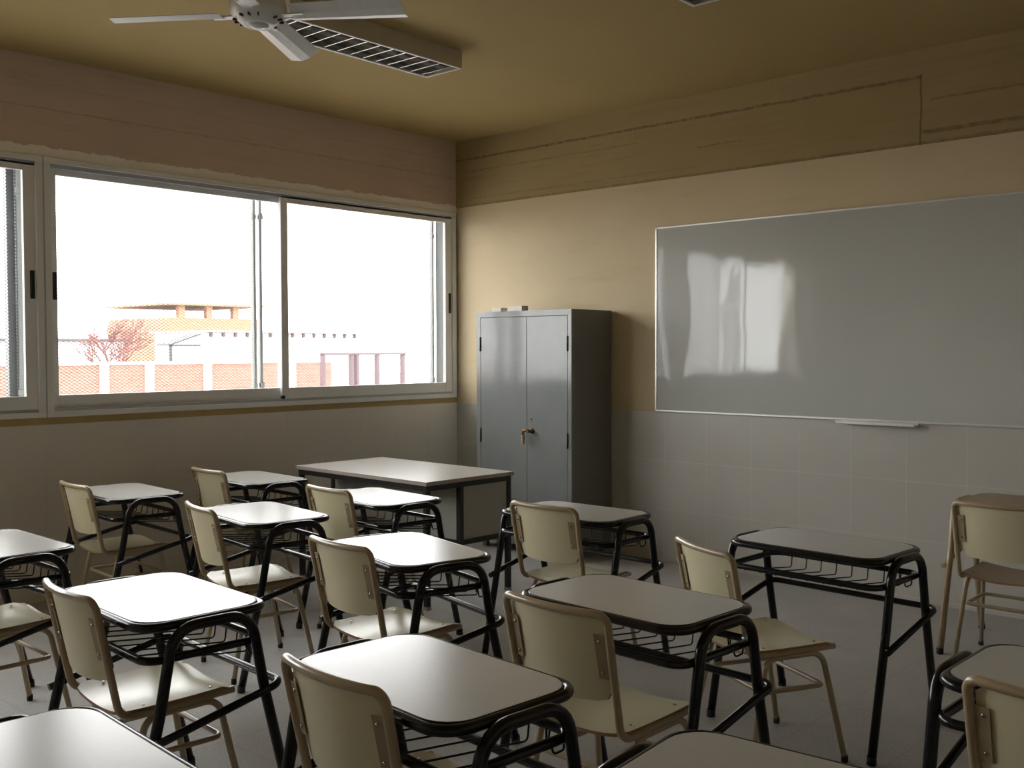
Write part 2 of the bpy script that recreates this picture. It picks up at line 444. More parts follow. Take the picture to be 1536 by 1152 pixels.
# security screen of expanded metal on the outer face: framed panels, one thing each
def screen(y0, y1, label):
    zc0, zc1 = FZ0 - 0.02, FZ1 + 0.02; X = -TH - 0.03
    root = empty('security_screen', (X, (y0 + y1) / 2, zc0), label=label, category='window screen', group='expanded metal screens outside the windows')
    off = Vector(root.location)
    def P(b, name, mat, **k):
        for v in b.verts: v.co -= off
        return obj(name, b, mat, root, **k)
    bm = bm_new(); t = 0.022
    box(bm, (X - 0.02, y0, zc0), (X + 0.02, y0 + t, zc1)); box(bm, (X - 0.02, y1 - t, zc0), (X + 0.02, y1, zc1))
    box(bm, (X - 0.02, y0, zc0), (X + 0.02, y1, zc0 + t)); box(bm, (X - 0.02, y0, zc1 - t), (X + 0.02, y1, zc1))
    P(bm, 'screen_frame', M['galv'])
    bm = bm_new(); pit, ph = 0.034, 0.021
    slope = ph / pit; hgt = zc1 - zc0; wd = y1 - y0; r = 0.0014
    for sgn in (1, -1):
        k = -int(hgt / slope / pit) - 1
        while k * pit < wd:
            ya = k * pit
            a0, z0_, a1, z1_ = ya, 0.0, ya + hgt / slope, hgt
            if a0 < 0: z0_ = -a0 * slope; a0 = 0
            if a1 > wd: z1_ = hgt - (a1 - wd) * slope; a1 = wd
            k += 1
            if a1 - a0 < 0.01 or z1_ - z0_ < 0.005: continue
            if sgn < 0: a0, a1 = wd - a0, wd - a1
            A = Vector((X, y0 + a0, zc0 + z0_)); B = Vector((X, y0 + a1, zc0 + z1_))
            d = (B - A).normalized(); s = Vector((1, 0, 0)).cross(d) * r; q = Vector((r, 0, 0))
            vs = [bm.verts.new(p + u) for p in (A, B) for u in (s + q, s - q, -s - q, -s + q)]
            for i in range(4):
                bm.faces.new((vs[i], vs[(i + 1) % 4], vs[4 + (i + 1) % 4], vs[4 + i]))
    P(bm, 'wire_mesh', M['mesh'])
    for z in (FZ0 + 0.13, FZ1 - 0.2):
        for y, s in ((y0, 1), (y1, -1)):
            bm = bm_new(); box(bm, (X + 0.0, y - 0.03 if s < 0 else y, z), (X + 0.03, y if s < 0 else y + 0.03, z + 0.035), 0, 0.003)
            lathe(bm, [(0.009, 0), (0.009, 0.012)], (X + 0.02, y + (-0.02 if s < 0 else 0.02), z + 0.035), 8)
            P(bm, 'fixing_lug', M['galv'])
screen(-1.795, -0.02, 'metal mesh screen outside the pane nearest the corner cupboard')
screen(-3.50, -1.825, 'metal mesh screen outside the left pane of the large window')
screen(-4.93, -3.515, 'metal mesh screen outside the window cut by the left picture edge')

# ------------------------------------------------------------------ student desk
ZT = 0.738
def make_desk(tube, top_mat, edge_mat, W=0.634, D=0.402, LX=0.337, ty=0.135, fy=0.28, hgt=ZT, hook=True):
    root = empty('school_desk')
    k = hgt / ZT
    bm = bm_new(); slab(bm, rrect(W, D, 0.085), hgt - 0.016, hgt, 0, 1, 0.0015)
    obj('table_top', bm, [top_mat, edge_mat], root)
    bm = bm_new()
    rx, ry, rz_ = LX - 0.016, D / 2 + 0.006, hgt - 0.0145
    rim = fillet([(-rx, -ry, rz_), (rx, -ry, rz_), (rx, ry, rz_), (-rx, ry, rz_)], 0.072, True, 7)
    sweep(bm, rim, 0.0135, True)
    for x in (-0.2, 0.2): box(bm, (x - 0.012, -D / 2, hgt - 0.028), (x + 0.012, D / 2, hgt - 0.017))
    obj('top_frame', bm, tube, root)
    for s in (-1, 1):
        bm = bm_new()
        x = s * (LX + 0.013)
        pts = fillet([(x, -fy, 0.012), (x, -ty - 0.035, hgt - 0.26), (x, -ty + 0.01, hgt - 0.018), (x, ty - 0.01, hgt - 0.018), (x, ty + 0.035, hgt - 0.26), (x, fy, 0.012)], [0, 0.6, 0.085, 0.085, 0.6, 0], False, 6)
        sweep(bm, pts, 0.0165, seg=12)
        lf = obj('leg_frame', bm, tube, root)
        for sy in (-1, 1):
            bm = bm_new(); lathe(bm, [(0.0165, 0), (0.018, 0.004), (0.017, 0.03)], (x, sy * (fy), 0), 14)
            obj('foot_cap', bm, M['rubber'], lf)
    zl = hgt - 0.110
    bm = bm_new()
    lo = fillet([(-LX + 0.013, -ty - 0.060, zl), (LX - 0.013, -ty - 0.060, zl), (LX - 0.013, ty + 0.045, zl), (-LX + 0.013, ty + 0.045, zl)], 0.05, True, 6)
    sweep(bm, lo, 0.0125, True)
    obj('shelf_frame', bm, tube, root)
    bm = bm_new(); r = 0.0028
    zb = zl - 0.056
    for i in range(8):
        x = -0.245 + 0.07 * i
        sweep(bm, fillet([(x, ty + 0.045, zl), (x, ty + 0.038, zb), (x, -ty - 0.060, zl - 0.012)], 0.010, False, 2), r, seg=5)
    obj('book_basket', bm, tube, root)
    # brace: bent tube passing outside and behind the far legs
    zf, zn = hgt - 0.245, hgt - 0.337
    bm = bm_new(); bx = LX + 0.036; by = ty + 0.085
    sweep(bm, fillet([(-bx, -ty - 0.075, zn), (-bx, by, zf), (bx, by, zf), (bx, -ty - 0.075, zn)], 0.04, False, 6), 0.0125)
    obj('brace', bm, tube, root)
    if hook:
        bm = bm_new()
        hx = LX - 0.07
        sweep(bm, fillet([(hx - 0.03, ty + 0.04, zl + 0.01), (hx - 0.018, ty + 0.03, zl - 0.055), (hx - 0.008, ty + 0.03, zl - 0.02), (hx + 0.004, ty + 0.03, zl - 0.06), (hx + 0.018, ty + 0.05, zl - 0.05), (hx + 0.022, ty + 0.05, zl + 0.005)], 0.006, False, 3), 0.003, seg=6)
        obj('bag_hook', bm, tube, root)
    return root

# ------------------------------------------------------------------ student chair
def make_chair():
    root = empty('school_chair')
    t = 0.012; bt = M['beige_tube']
    wb, yb, zt = 0.195, -0.262, 0.795
    # seat shell: curved across its width
    def sag(u): return -0.020 * (1 - u * u)
    bm = bm_new(); nx, ny = 12, 8
    SX, y0, y1 = 0.188, -0.185, 0.198
    def seat_pt(i, j, dz):
        u = -1 + 2 * i / nx; v = j / ny
        rr = 0.0
        cr = 0.03  # rounded corners
        y = y0 + (y1 - y0) * v
        x = u * SX
        e = 0.0
        if abs(u) > 0.7:
            q = (abs(u) - 0.7) / 0.3
            pull = (1 - math.sqrt(max(0, 1 - q * q))) * cr
            if v > 0.85: y -= pull * (v - 0.85) / 0.15
            if v < 0.15: y += pull * (0.15 - v) / 0.15
        z = 0.444 + sag(u) + 0.004 * math.sin(PI * v) * -1 + 0.006 * v
        if v > 0.85: z -= 0.010 * ((v - 0.85) / 0.15) ** 2
        return Vector((x, y, z + dz))
    def shell(ptf, nx, ny, th_vec, mi_side):
        A = [[bm.verts.new(ptf(i, j, 0)) for j in range(ny + 1)] for i in range(nx + 1)]
        B = [[bm.verts.new(ptf(i, j, 1)) for j in range(ny + 1)] for i in range(nx + 1)]
        for i in range(nx):
            for j in range(ny):
                f = bm.faces.new((A[i][j], A[i + 1][j], A[i + 1][j + 1], A[i][j + 1])); f.smooth = True
                f = bm.faces.new((B[i][j], B[i][j + 1], B[i + 1][j + 1], B[i + 1][j])); f.smooth = True
        rim = [(i, 0) for i in range(nx)] + [(nx, j) for j in range(ny)] + [(i, ny) for i in range(nx, 0, -1)] + [(0, j) for j in range(ny, 0, -1)]
        for a, b in zip(rim, rim[1:] + rim[:1]):
            f = bm.faces.new([bm.verts.new(q.co) for q in (A[a[0]][a[1]], A[b[0]][b[1]], B[b[0]][b[1]], B[a[0]][a[1]])]); f.material_index = mi_side
    shell(lambda i, j, k: seat_pt(i, j, -0.010 * k), nx, ny, None, 1)
    seat = obj('seat', bm, [M['seat_cream'], M['ply_edge']], root)
    bm = bm_new()
    for sx in (-1, 1):
        for y in (-0.10, 0.12):
            bm = bm_new(); lathe(bm, [(0.0055, 0), (0.0055, 0.0015), (0.003, 0.003)], (sx * 0.152, y, 0.4385 + (0.004 if y > 0 else 0.0)), 10)
            obj('seat_screw', bm, M['rivet'], seat)
    # back tube runs under the seat, up and across the top
    def top_bar():
        o = []
        for k in range(7):
            u = -1 + k / 3
            o.append((u * wb, yb - 0.03 * (1 - u * u), zt))
        return o
    bm = bm_new()
    left = [(-0.178, 0.195, 0.417), (-0.182, -0.165, 0.412)]
    pts = [Vector((-0.180, 0.188, 0.428)), Vector((-0.186, -0.185, 0.422)), Vector((-wb, yb, zt))]
    mid = [Vector(p) for p in top_bar()[1:-1]]
    pts2 = [Vector((wb, yb, zt)), Vector((0.186, -0.185, 0.422)), Vector((0.180, 0.188, 0.428))]
    path = fillet(pts + mid + pts2, [0, 0.055, 0.062, 0.3, 0.3, 0.3, 0.3, 0.3, 0.062, 0.055, 0], False, 6)
    sweep(bm, path, t, seg=10)
    fr = obj('back_frame', bm, bt, root)
    # backrest panel
    bm = bm_new(); nx, ny = 14, 8; PW = 0.181; za, zb = 0.540, 0.786
    def back_pt(i, j, k):
        u = -1 + 2 * i / nx; v = j / ny
        z = za + (zb - za) * v
        if abs(u) > 0.75:
            q = (abs(u) - 0.75) / 0.25
            pull = (1 - math.sqrt(max(0, 1 - q * q))) * 0.045
            if v < 0.5: z += pull * (0.5 - v) / 0.5
            else: z -= pull * 0.5 * (v - 0.5) / 0.5
        z -= 0.012 * (1 - u * u) * (1 - v)
        y = -0.185 + (yb + 0.185) * (z - 0.43) / (zt - 0.43) + 0.012 - 0.032 * (1 - u * u) + 0.006 * u * u
        return Vector((u * PW, y - 0.009 * k, z))
    shell(back_pt, nx, ny, None, 1)
    obj('backrest', bm, [M['cream'], M['ply_edge']], root)
    for s in (-1, 1):
        bm = bm_new()
        def yb_at(z): return -0.185 + (yb + 0.185) * (z - 0.43) / (zt - 0.43)
        z0, z1 = 0.605, 0.735
        vs = []
        for (z, x, dy) in ((z0, 0.187, 0.001), (z0, 0.146, -0.008), (z1, 0.146, -0.008), (z1, 0.187, 0.001)):
            vs.append((s * x, yb_at(z) + dy, z))
        A = [bm.verts.new(v) for v in vs]; B = [bm.verts.new((v[0], v[1] - 0.003, v[2])) for v in vs]
        bm.faces.new(A); bm.faces.new(B[::-1])
        for i in range(4): bm.faces.new((A[i], A[(i + 1) % 4], B[(i + 1) % 4], B[i]))
        br = obj('bracket', bm, M['bracket'], root)
        for z in (0.625, 0.715):
            bm = bm_new(); lathe(bm, [(0.0055, 0.002), (0.005, -0.001), (0.002, -0.0025)], (s * 0.160, yb_at(z) - 0.010, z), 10, axis='Y')
            obj('rivet', bm, M['rivet'], br)
        
    for s in (-1, 1):
        bm = bm_new()
        pts = fillet([(s * 0.207, -0.185, 0.014), (s * 0.178, -0.105, 0.406), (s * 0.178, 0.135, 0.410), (s * 0.212, 0.214, 0.014)], [0, 0.055, 0.055, 0], False, 6)
        sweep(bm, pts, 0.0112, seg=10)
        lf = obj('leg_frame', bm, bt, root)
        for p in (pts[0], pts[-1]):
            bm = bm_new(); lathe(bm, [(0.0115, 0), (0.013, 0.004), (0.0125, 0.026)], (p[0], p[1], 0), 12)
            obj('foot_cap', bm, M['rubber'], lf)
    bm = bm_new(); zs = 0.285
    sweep(bm, fillet([(-0.176, -0.118, zs), (0.176, -0.118, zs), (0.176, 0.148, zs), (-0.176, 0.148, zs)], 0.03, True, 4), 0.0095, True, seg=8)
    obj('stretcher', bm, bt, root)
    return root

G_D = 'black framed student desks'; G_C = 'cream student chairs'
DESKS = [
 (3.247, -4.511, -2.5, 'glossy white-topped desk left of bottom centre, bright cream seat showing beneath it'),
 (4.467, -4.470, -4, 'large grey-topped desk at bottom centre with a chair back overlapping its near edge'),
 (4.394, -3.515, -2.5, 'grey-topped desk in the middle of the right aisle, behind the bottom centre desk'),
 (4.420, -2.235, -2.9, 'desk standing clear before the whiteboard wall, open wire book rack in full view'),
 (2.036, -3.323, -7, 'white-glaring desk between the window-wall desk and the centre desk, second row from the board'),
 (2.035, -2.590, -4.5, 'small white-glaring desk directly before the long teacher table'),
 (3.244, -3.447, -13, 'slightly turned desk, half white glare and half grey, at the centre of the room'),
 (0.805, -3.400, -3, 'grey-topped desk against the tiled wall beneath the middle of the big window'),
 (0.815, -2.570, -3, 'farthest left desk, touching the left end of the teacher table in view'),
 (1.917, -4.523, 0, 'desk cut off by the left picture edge with its seat showing under it'),
 (3.154, -2.276, 1.6, 'grey-topped desk standing in front of the grey steel cabinet'),
 (4.365, -5.345, -3, 'pale grey desk top in the bottom left corner of the picture'),
 (5.465, -4.515, 5, 'desk cut by the bottom picture edge right of centre, no chair in view'),
 (5.720, -3.470, -1, 'dark desk at the lower right picture edge with a chair back before it'),
]
d0 = make_desk(M['black_tube'], M['laminate'], M['edge_black'])
for i, (x, y, a, lab) in enumerate(DESKS):
    o = d0 if i == 0 else copy_tree(d0)
    o.location = (x, y, 0); o.rotation_euler = (0, 0, math.radians(a))
    o['label'] = lab; o['category'] = 'desk'; o['group'] = G_D
CHAIRS = [
 (3.216, -4.519, -3.8, 'cream chair with a bright glossy seat at the third-row desk left of bottom centre'),
 (4.453, -4.476, -2.5, 'nearest cream chair, its back at bottom centre against the large grey desk'),
 (4.417, -3.661, -1.7, 'cream chair with a wide curved back in front of the middle right-aisle desk'),
 (4.385, -2.668, -27, 'cream chair turned sideways, pulled away from the desk with the open wire rack'),
 (2.061, -3.379, -12, 'cream chair turned a little, glaring white seat, second row from the board near the window'),
 (1.965, -2.595, -3, 'cream chair before the small white-glaring desk at the teacher table'),
 (3.225, -3.500, -3, 'cream chair at the slightly turned desk in the centre of the room'),
 (0.785, -3.408, -3, 'cream chair in shadow at the window-wall desk beneath the big window'),
 (0.735, -2.570, -2, 'farthest cream chair, at the desk by the left end of the teacher table'),
 (1.965, -4.535, 0, 'cream chair cut by the left picture edge, only seat and front legs in view'),
 (3.173, -2.288, 1.5, 'cream chair at the desk in front of the grey steel cabinet'),
 (5.715, -3.555, -2, 'cream chair back in the lower right corner of the picture'),
 (4.750, -0.890, 0, 'chair with tan seat and cream back tucked under the all-beige desk'),
]
c0 = make_chair()
for i, (x, y, a, lab) in enumerate(CHAIRS):
    o = c0 if i == 0 else copy_tree(c0)
    o.location = (x, y, 0); o.rotation_euler = (0, 0, math.radians(a))
    o['label'] = lab; o['category'] = 'chair'; o['group'] = G_C
for ch in o.children:                       # this chair alone has a tan seat board
    if ch.name.startswith('seat'):
        ch.data = ch.data.copy(); ch.data.materials[0] = M['beige_top']; ch['label'] = 'tan seat board'
bd = make_desk(M['beige_tube'], M['beige_top'], M['ply_edge'], W=0.69, D=0.42, LX=0.365, ty=0.14, fy=0.31, hgt=0.76, hook=False)
bd.location = (4.815, -0.66, 0); bd['label'] = 'all-beige tube desk beside the tiled wall under the whiteboard, chair tucked in'; bd['category'] = 'desk'

# ------------------------------------------------------------------ teacher table
TX0, TX1, TY0, TY1, TT = 0.62, 1.93, -2.12, -1.38, 0.755
root = empty('teacher_table', ((TX0 + TX1) / 2, (TY0 + TY1) / 2, 0), math.radians(-1), label='long white-topped table with black square steel frame before the cabinet', category='table')
hw, hd = (TX1 - TX0) / 2, (TY1 - TY0) / 2
bm = bm_new(); box(bm, (-hw, -hd, TT - 0.022), (hw, hd, TT), 1)
box(bm, (-hw + 0.001, -hd + 0.001, TT - 0.001), (hw - 0.001, hd - 0.001, TT + 0.0008), 0)
obj('table_top', bm, [M['table_lam'], M['table_edge']], root)
bm = bm_new(); s = 0.032; i_ = 0.012
ax, ay = hw - i_, hd - i_
for y in (-ay, ay - s): box(bm, (-ax + s, y, TT - 0.022 - 0.034), (ax - s, y + s, TT - 0.0225))
for x in (-ax, ax - s): box(bm, (x, -ay + s, TT - 0.022 - 0.034), (x + s, ay - s, TT - 0.0225))
py = -0.09
for x in (-ax, ax - s):
    box(bm, (x, py, 0.37), (x + s, py + s, TT - 0.056)); box(bm, (x, py, 0.345), (x + s, ay - s, 0.375))
box(bm, (-ax + s, py, 0.345), (ax - s, py + s, 0.375))
obj('frame', bm, M['black_steel'], root)
for x in (-ax, ax - s):
    for y in (-ay, ay - s):
        bm = bm_new(); box(bm, (x, y, 0.012), (x + s, y + s, TT - 0.0225), 0, 0.003)
        l = obj('leg', bm, M['black_steel'], root)
        bm = bm_new(); box(bm, (x - 0.002, y - 0.002, 0), (x + s + 0.002, y + s + 0.002, 0.02), 0, 0.002)
        obj('foot_cap', bm, M['table_edge'], l, label='tan foot cap')
for x in (-ax + 0.008, ax - s + 0.008):
    bm = bm_new(); box(bm, (x, py + s, 0.375), (x + 0.014, ay - s, TT - 0.056)); obj('side_panel', bm, M['panel'], root)
bm = bm_new(); box(bm, (-ax + s, py + 0.008, 0.375), (ax - s, py + 0.022, TT - 0.056)); obj('modesty_panel', bm, M['panel'], root)

# ------------------------------------------------------------------ steel cabinet
CX0, CX1, CY0, CY1, CH = 0.715, 1.665, -0.484, -0.012, 1.817
root = empty('steel_cabinet', ((CX0 + CX1) / 2, (CY0 + CY1) / 2, 0), 0, label='tall grey two-door steel cabinet against the front wall, reflecting the window', category='cabinet')
R0 = Vector(root.location)
def CP(b, name, mat, par=None, **k):
    for v in b.verts: v.co -= R0
    return obj(name, b, mat, par or root, **k)
bm = bm_new(); fz = 0.06
box(bm, (CX0, CY0, fz), (CX0 + 0.042, CY1, CH), 0); box(bm, (CX1 - 0.012, CY0 + 0.03, fz), (CX1, CY1, CH - 0.01), 1); box(bm, (CX1 - 0.034, CY0, fz), (CX1, CY0 + 0.03, CH), 0)
box(bm, (CX0 + 0.042, CY0, CH - 0.042), (CX1 - 0.034, CY1, CH), 0); box(bm, (CX1 - 0.034, CY0 + 0.03, CH - 0.012), (CX1, CY1, CH), 1)
box(bm, (CX0 + 0.042, CY0, fz), (CX1 - 0.034, CY0 + 0.03, fz + 0.05), 0); box(bm, (CX0 + 0.042, CY0 + 0.03, fz), (CX1 - 0.012, CY1, fz + 0.02), 1)
box(bm, (CX0 + 0.042, CY1 - 0.01, fz), (CX1 - 0.012, CY1, CH - 0.042), 1)
CP(bm, 'body', [M['cab'], M['cab_side']])
for x in (CX0 + 0.03, CX1 - 0.07):
    for y in (CY0 + 0.03, CY1 - 0.07):
        bm = bm_new(); box(bm, (x, y, 0), (x + 0.04, y + 0.04, fz)); CP(bm, 'foot', M['cab_side'])
DZ0, DZ1 = fz + 0.053, CH - 0.045; xm = 1.236
for k, (a, b) in enumerate(((CX0 + 0.045, xm - 0.0015), (xm + 0.0015, CX1 - 0.037))):
    bm = bm_new(); box(bm, (a, CY0 + 0.0, DZ0), (b, CY0 + 0.02, DZ1), 0, 0.002)
    d = CP(bm, 'door', M['cab'])
    hx = a - 0.002 if k == 0 else b + 0.002
    for z in (0.87, 1.57):
        bm = bm_new(); lathe(bm, [(0.006, -0.055), (0.006, 0.055)], (hx, CY0 - 0.003, z), 10); CP(bm, 'hinge', M['black_plastic'], d, label='black hinge')
    if k == 1:
        bm = bm_new(); lathe(bm, [(0.009, 0.004), (0.008, -0.004), (0.003, -0.005)], (1.283, CY0 - 0.002, 1.012), 14, axis='Y')
        box(bm, (1.281, CY0 - 0.009, 1.004), (1.285, CY0 - 0.006, 1.018), 1)
        CP(bm, 'keyhole', [M['rivet'], M['black_plastic']], d)
        bm = bm_new(); lathe(bm, [(0.021, 0.0), (0.021, -0.008), (0.012, -0.012), (0.010, -0.045), (0.014, -0.05), (0.009, -0.056)], (1.289, CY0, 0.925), 18, axis='Y')
        sweep(bm, fillet([(1.300, CY0 - 0.045, 0.930), (1.245, CY0 - 0.047, 0.930), (1.238, CY0 - 0.047, 0.895)], 0.012, False, 4), 0.0105)
        hd_ = CP(bm, 'handle', M['brass'], d, label='worn brown turning handle')
        bm = bm_new(); lathe(bm, [(0.009, 0.0), (0.0125, 0.012), (0.015, 0.05), (0.016, 0.062), (0.012, 0.068)], (1.241, CY0 - 0.047, 0.827), 16)
        CP(bm, 'lever_grip', M['tan_handle'], hd_, label='tan grip')
for (a, b, h, y, lab) in ((0.865, 0.958, 0.028, -0.465, 'flatter white card box on top of the steel cabinet, left one'), (1.045, 1.172, 0.038, -0.465, 'thicker white card box on top of the steel cabinet, right one')):
    bm = bm_new(); box(bm, (a, y, CH), (b, y + 0.07, CH + h), 0, 0.001); box(bm, (a - 0.0008, y - 0.0008, CH + h * 0.62), (b + 0.0008, y + 0.0708, CH + h + 0.0008), 0, 0.001)
    for v in bm.verts: v.co -= Vector(((a + b) / 2, y + 0.035, CH))
    o = obj('card_box', bm, M['paper'], None, label=lab, category='box', group='small card boxes on the cabinet')
    o.location = ((a + b) / 2, y + 0.035, CH)

# ------------------------------------------------------------------ whiteboard
root = empty('whiteboard', (3.56, 0, 1.083), 0, label='long glossy whiteboard with thin aluminium frame on the front wall', category='whiteboard')
R1 = Vector(root.location)
def BP(b, name, mat, **k):
    for v in b.verts: v.co -= R1
    return obj(name, b, mat, root, **k)
bx0, bx1, bz0, bz1 = 2.062, 5.06, 1.079, 2.400
bm = bm_new(); box(bm, (bx0 + 0.01, -0.016, bz0 + 0.01), (bx1 - 0.01, -0.004, bz1 - 0.01)); BP(bm, 'writing_surface', M['board'])
bm = bm_new()
for lo, hi in (((bx0, -0.02, bz0), (bx1, -0.001, bz0 + 0.014)), ((bx0, -0.02, bz1 - 0.012), (bx1, -0.001, bz1)), ((bx0, -0.02, bz0), (bx0 + 0.014, -0.001, bz1)), ((bx1 - 0.014, -0.02, bz0), (bx1, -0.001, bz1))):
    box(bm, lo, hi, 0, 0.002)
BP(bm, 'frame', M['board_frame'])
bm = bm_new(); box(bm, (3.46, -0.075, 1.060), (3.955, -0.005, 1.067), 0, 0.002); box(bm, (3.46, -0.078, 1.060), (3.955, -0.072, 1.080), 0, 0.002); box(bm, (3.46, -0.012, 1.060), (3.955, -0.004, 1.082), 0, 0.002)
BP(bm, 'pen_tray', M['board_frame'])

# ------------------------------------------------------------------ ceiling lights
def make_light():
    L, Wd, Hh = 1.24, 0.30, 0.10
    root = empty('ceiling_light')
    bm = bm_new(); t = 0.004
    box(bm, (-Wd / 2, -L / 2, -Hh), (-Wd / 2 + t, L / 2, 0)); box(bm, (Wd / 2 - t, -L / 2, -Hh), (Wd / 2, L / 2, 0))
    box(bm, (-Wd / 2, -L / 2, -Hh), (Wd / 2, -L / 2 + t, 0)); box(bm, (-Wd / 2, L / 2 - t, -Hh), (Wd / 2, L / 2, 0))
    box(bm, (-Wd / 2 + t, -L / 2 + t, -0.02), (Wd / 2 - t, L / 2 - t, 0), 1)
    obj('housing', bm, [M['lamp_white'], M['lamp_inside']], root)
    bm = bm_new(); q = 0.014
    for lo, hi in (((-Wd / 2, -L / 2, -Hh - 0.004), (Wd / 2, -L / 2 + q, -Hh)), ((-Wd / 2, L / 2 - q, -Hh - 0.004), (Wd / 2, L / 2, -Hh)), ((-Wd / 2, -L / 2, -Hh - 0.004), (-Wd / 2 + q, L / 2, -Hh)), ((Wd / 2 - q, -L / 2, -Hh - 0.004), (Wd / 2, L / 2, -Hh))):
        box(bm, lo, hi)
    obj('rim', bm, M['fan_white'], root)
    bm = bm_new(); nb = 13
    for k in range(nb):
        y = -L / 2 + q + (L - 2 * q) * (k + 0.5) / nb
        vs = [bm.verts.new(p) for p in ((-Wd / 2 + q, y - 0.0028, -Hh), (Wd / 2 - q, y - 0.0028, -Hh), (Wd / 2 - q, y + 0.0028, -Hh), (-Wd / 2 + q, y + 0.0028, -Hh), (-Wd / 2 + q, y, -Hh + 0.055), (Wd / 2 - q, y, -Hh + 0.055))]
        bm.faces.new(vs[:4]); bm.faces.new((vs[0], vs[1], vs[5], vs[4])); bm.faces.new((vs[3], vs[2], vs[5], vs[4])); bm.faces.new((vs[0], vs[3], vs[4])); bm.faces.new((vs[1], vs[2], vs[5]))
    for x in (-Wd / 2 + q, Wd / 2 - q):
        wv = 0.003 if x == 0 else 0.006
        a, b = -L / 2 + q, L / 2 - q
        vs = [bm.verts.new(p) for p in ((x - wv, a, -Hh + 0.0005), (x + wv, a, -Hh + 0.0005), (x + wv, b, -Hh + 0.0005), (x - wv, b, -Hh + 0.0005), (x, a, -Hh + 0.05), (x, b, -Hh + 0.05))]
        bm.faces.new(vs[:4]); bm.faces.new((vs[0], vs[3], vs[5], vs[4])); bm.faces.new((vs[1], vs[2], vs[5], vs[4])); bm.faces.new((vs[0], vs[1], vs[4])); bm.faces.new((vs[2], vs[3], vs[5]))
    obj('louvre', bm, M['louvre'], root)
    for x in (-0.075, 0.075):
        bm = bm_new()
        sweep(bm, [(x, -L / 2 + 0.03, -0.035), (x, L / 2 - 0.03, -0.035)], 0.013)
        obj('fluorescent_tube', bm, M['tube_glass'], root)
    return root
l0 = make_light(); l0.location = (1.80, -2.46, H); l0.rotation_euler[2] = math.radians(1.5)
l0['label'] = 'unlit louvred fluorescent ceiling light behind the fan'
l1 = copy_tree(l0); l1.location = (3.70, -2.45, H); l1['label'] = 'second ceiling light, only its corner tip showing at the top picture edge'
for l in (l0, l1): l['category'] = 'ceiling light'; l['group'] = 'louvred ceiling lights'

# ------------------------------------------------------------------ ceiling fan
FX, FY, FZ = 2.735, -3.775, 2.865
root = empty('ceiling_fan', (FX, FY, FZ), 0, label='white four-blade ceiling fan at the top left, at rest', category='fan')
bm = bm_new(); lathe(bm, [(0.010, 0.10), (0.010, H - FZ - 0.04)], seg=14); obj('rod', bm, M['fan_white'], root)
bm = bm_new(); lathe(bm, [(0.03, H - FZ - 0.075), (0.06, H - FZ - 0.03), (0.065, H - FZ - 0.0)], seg=24); obj('canopy', bm, M['fan_white'], root)
bm = bm_new(); lathe(bm, [(0.048, -0.036), (0.058, -0.040), (0.066, -0.034), (0.090, -0.014), (0.110, 0.004), (0.114, 0.02), (0.112, 0.05), (0.10, 0.075), (0.05, 0.095), (0.03, 0.12)], seg=36)
for k in range(16):
    if k % 4 == 3: continue
    b2 = bmesh.new(); box(b2, (0.082, -0.003, -0.0245), (0.100, 0.003, -0.0145))
    merge(bm, b2, 1, Matrix.Rotation(2 * PI * k / 16 + 0.2, 4, 'Z'))
mo = obj('motor_housing', bm, [M['fan_white'], M['black_plastic']], root)
bm = bm_new(); lathe(bm, [(0.012, -0.052), (0.03, -0.047), (0.044, -0.035)], seg=24); obj('end_cap', bm, M['fan_blade'], mo)
for k in range(4):
    a = math.radians(35.5 + 90 * k)
    bm = bm_new(); bt_ = bmesh.new()
    box(bt_, (0.085, -0.02, -0.004), (0.19, 0.02, 0.001), 0, 0.002); lathe(bt_, [(0.006, 0.001), (0.006, 0.005)], (0.165, 0, 0), 8)
    merge(bm, bt_, 0, Matrix.Rotation(a, 4, 'Z'))
    arm = obj('blade_arm', bm, M['fan_white'], root)
    b2 = bmesh.new(); r0, r1 = 0.14, 0.598
    secs = []
    for r in (r0, r0 + 0.04, 0.40, r1 - 0.012, r1):
        wv = 0.060 + 0.012 * (r - r0) / (r1 - r0)
        prof = [(-wv, 0.014), (-wv * 0.25, 0.0), (wv * 0.35, -0.004), (wv, 0.012)]
        sk = 0.02 if r == r1 else 0.0
        secs.append([(r - (0.02 if (r == r1 and i == 0) else 0), u, z) for i, (u, z) in enumerate(prof)])
    T0 = [[b2.verts.new(p) for p in sct] for sct in secs]; T1 = [[b2.verts.new((p[0], p[1], p[2] - 0.0022)) for p in sct] for sct in secs]
    for i in range(len(secs) - 1):
        for j in range(3):
            b2.faces.new((T0[i][j], T0[i + 1][j], T0[i + 1][j + 1], T0[i][j + 1])); b2.faces.new((T1[i][j], T1[i][j + 1], T1[i + 1][j + 1], T1[i + 1][j]))
        for j in (0, 3): b2.faces.new((T0[i][j], T0[i + 1][j], T1[i + 1][j], T1[i][j]))
    for i in (0, len(secs) - 1):
        for j in range(3): b2.faces.new((T0[i][j], T0[i][j + 1], T1[i][j + 1], T1[i][j]))
    bm = bm_new(); merge(bm, b2, 0, Matrix.Rotation(a, 4, 'Z') @ Matrix.Rotation(math.radians(-13), 4, 'X'))
    obj('blade', bm, M['fan_blade'], root)

# ------------------------------------------------------------------ outdoors
GZ = -0.35
bm = bm_new(); box(bm, (-60, -60, GZ - 0.2), (-TH - 0.02, 60, GZ)); struct('ground', bm, M['ground'])
def thing(name, label, cat, loc, group=None):
    o = empty(name, loc, label=label, category=cat)
    if group: o['group'] = group
    return o
def OP(b, name, mat, root, **k):
    for v in b.verts: v.co -= Vector(root.location)
    return obj(name, b, mat, root, **k)
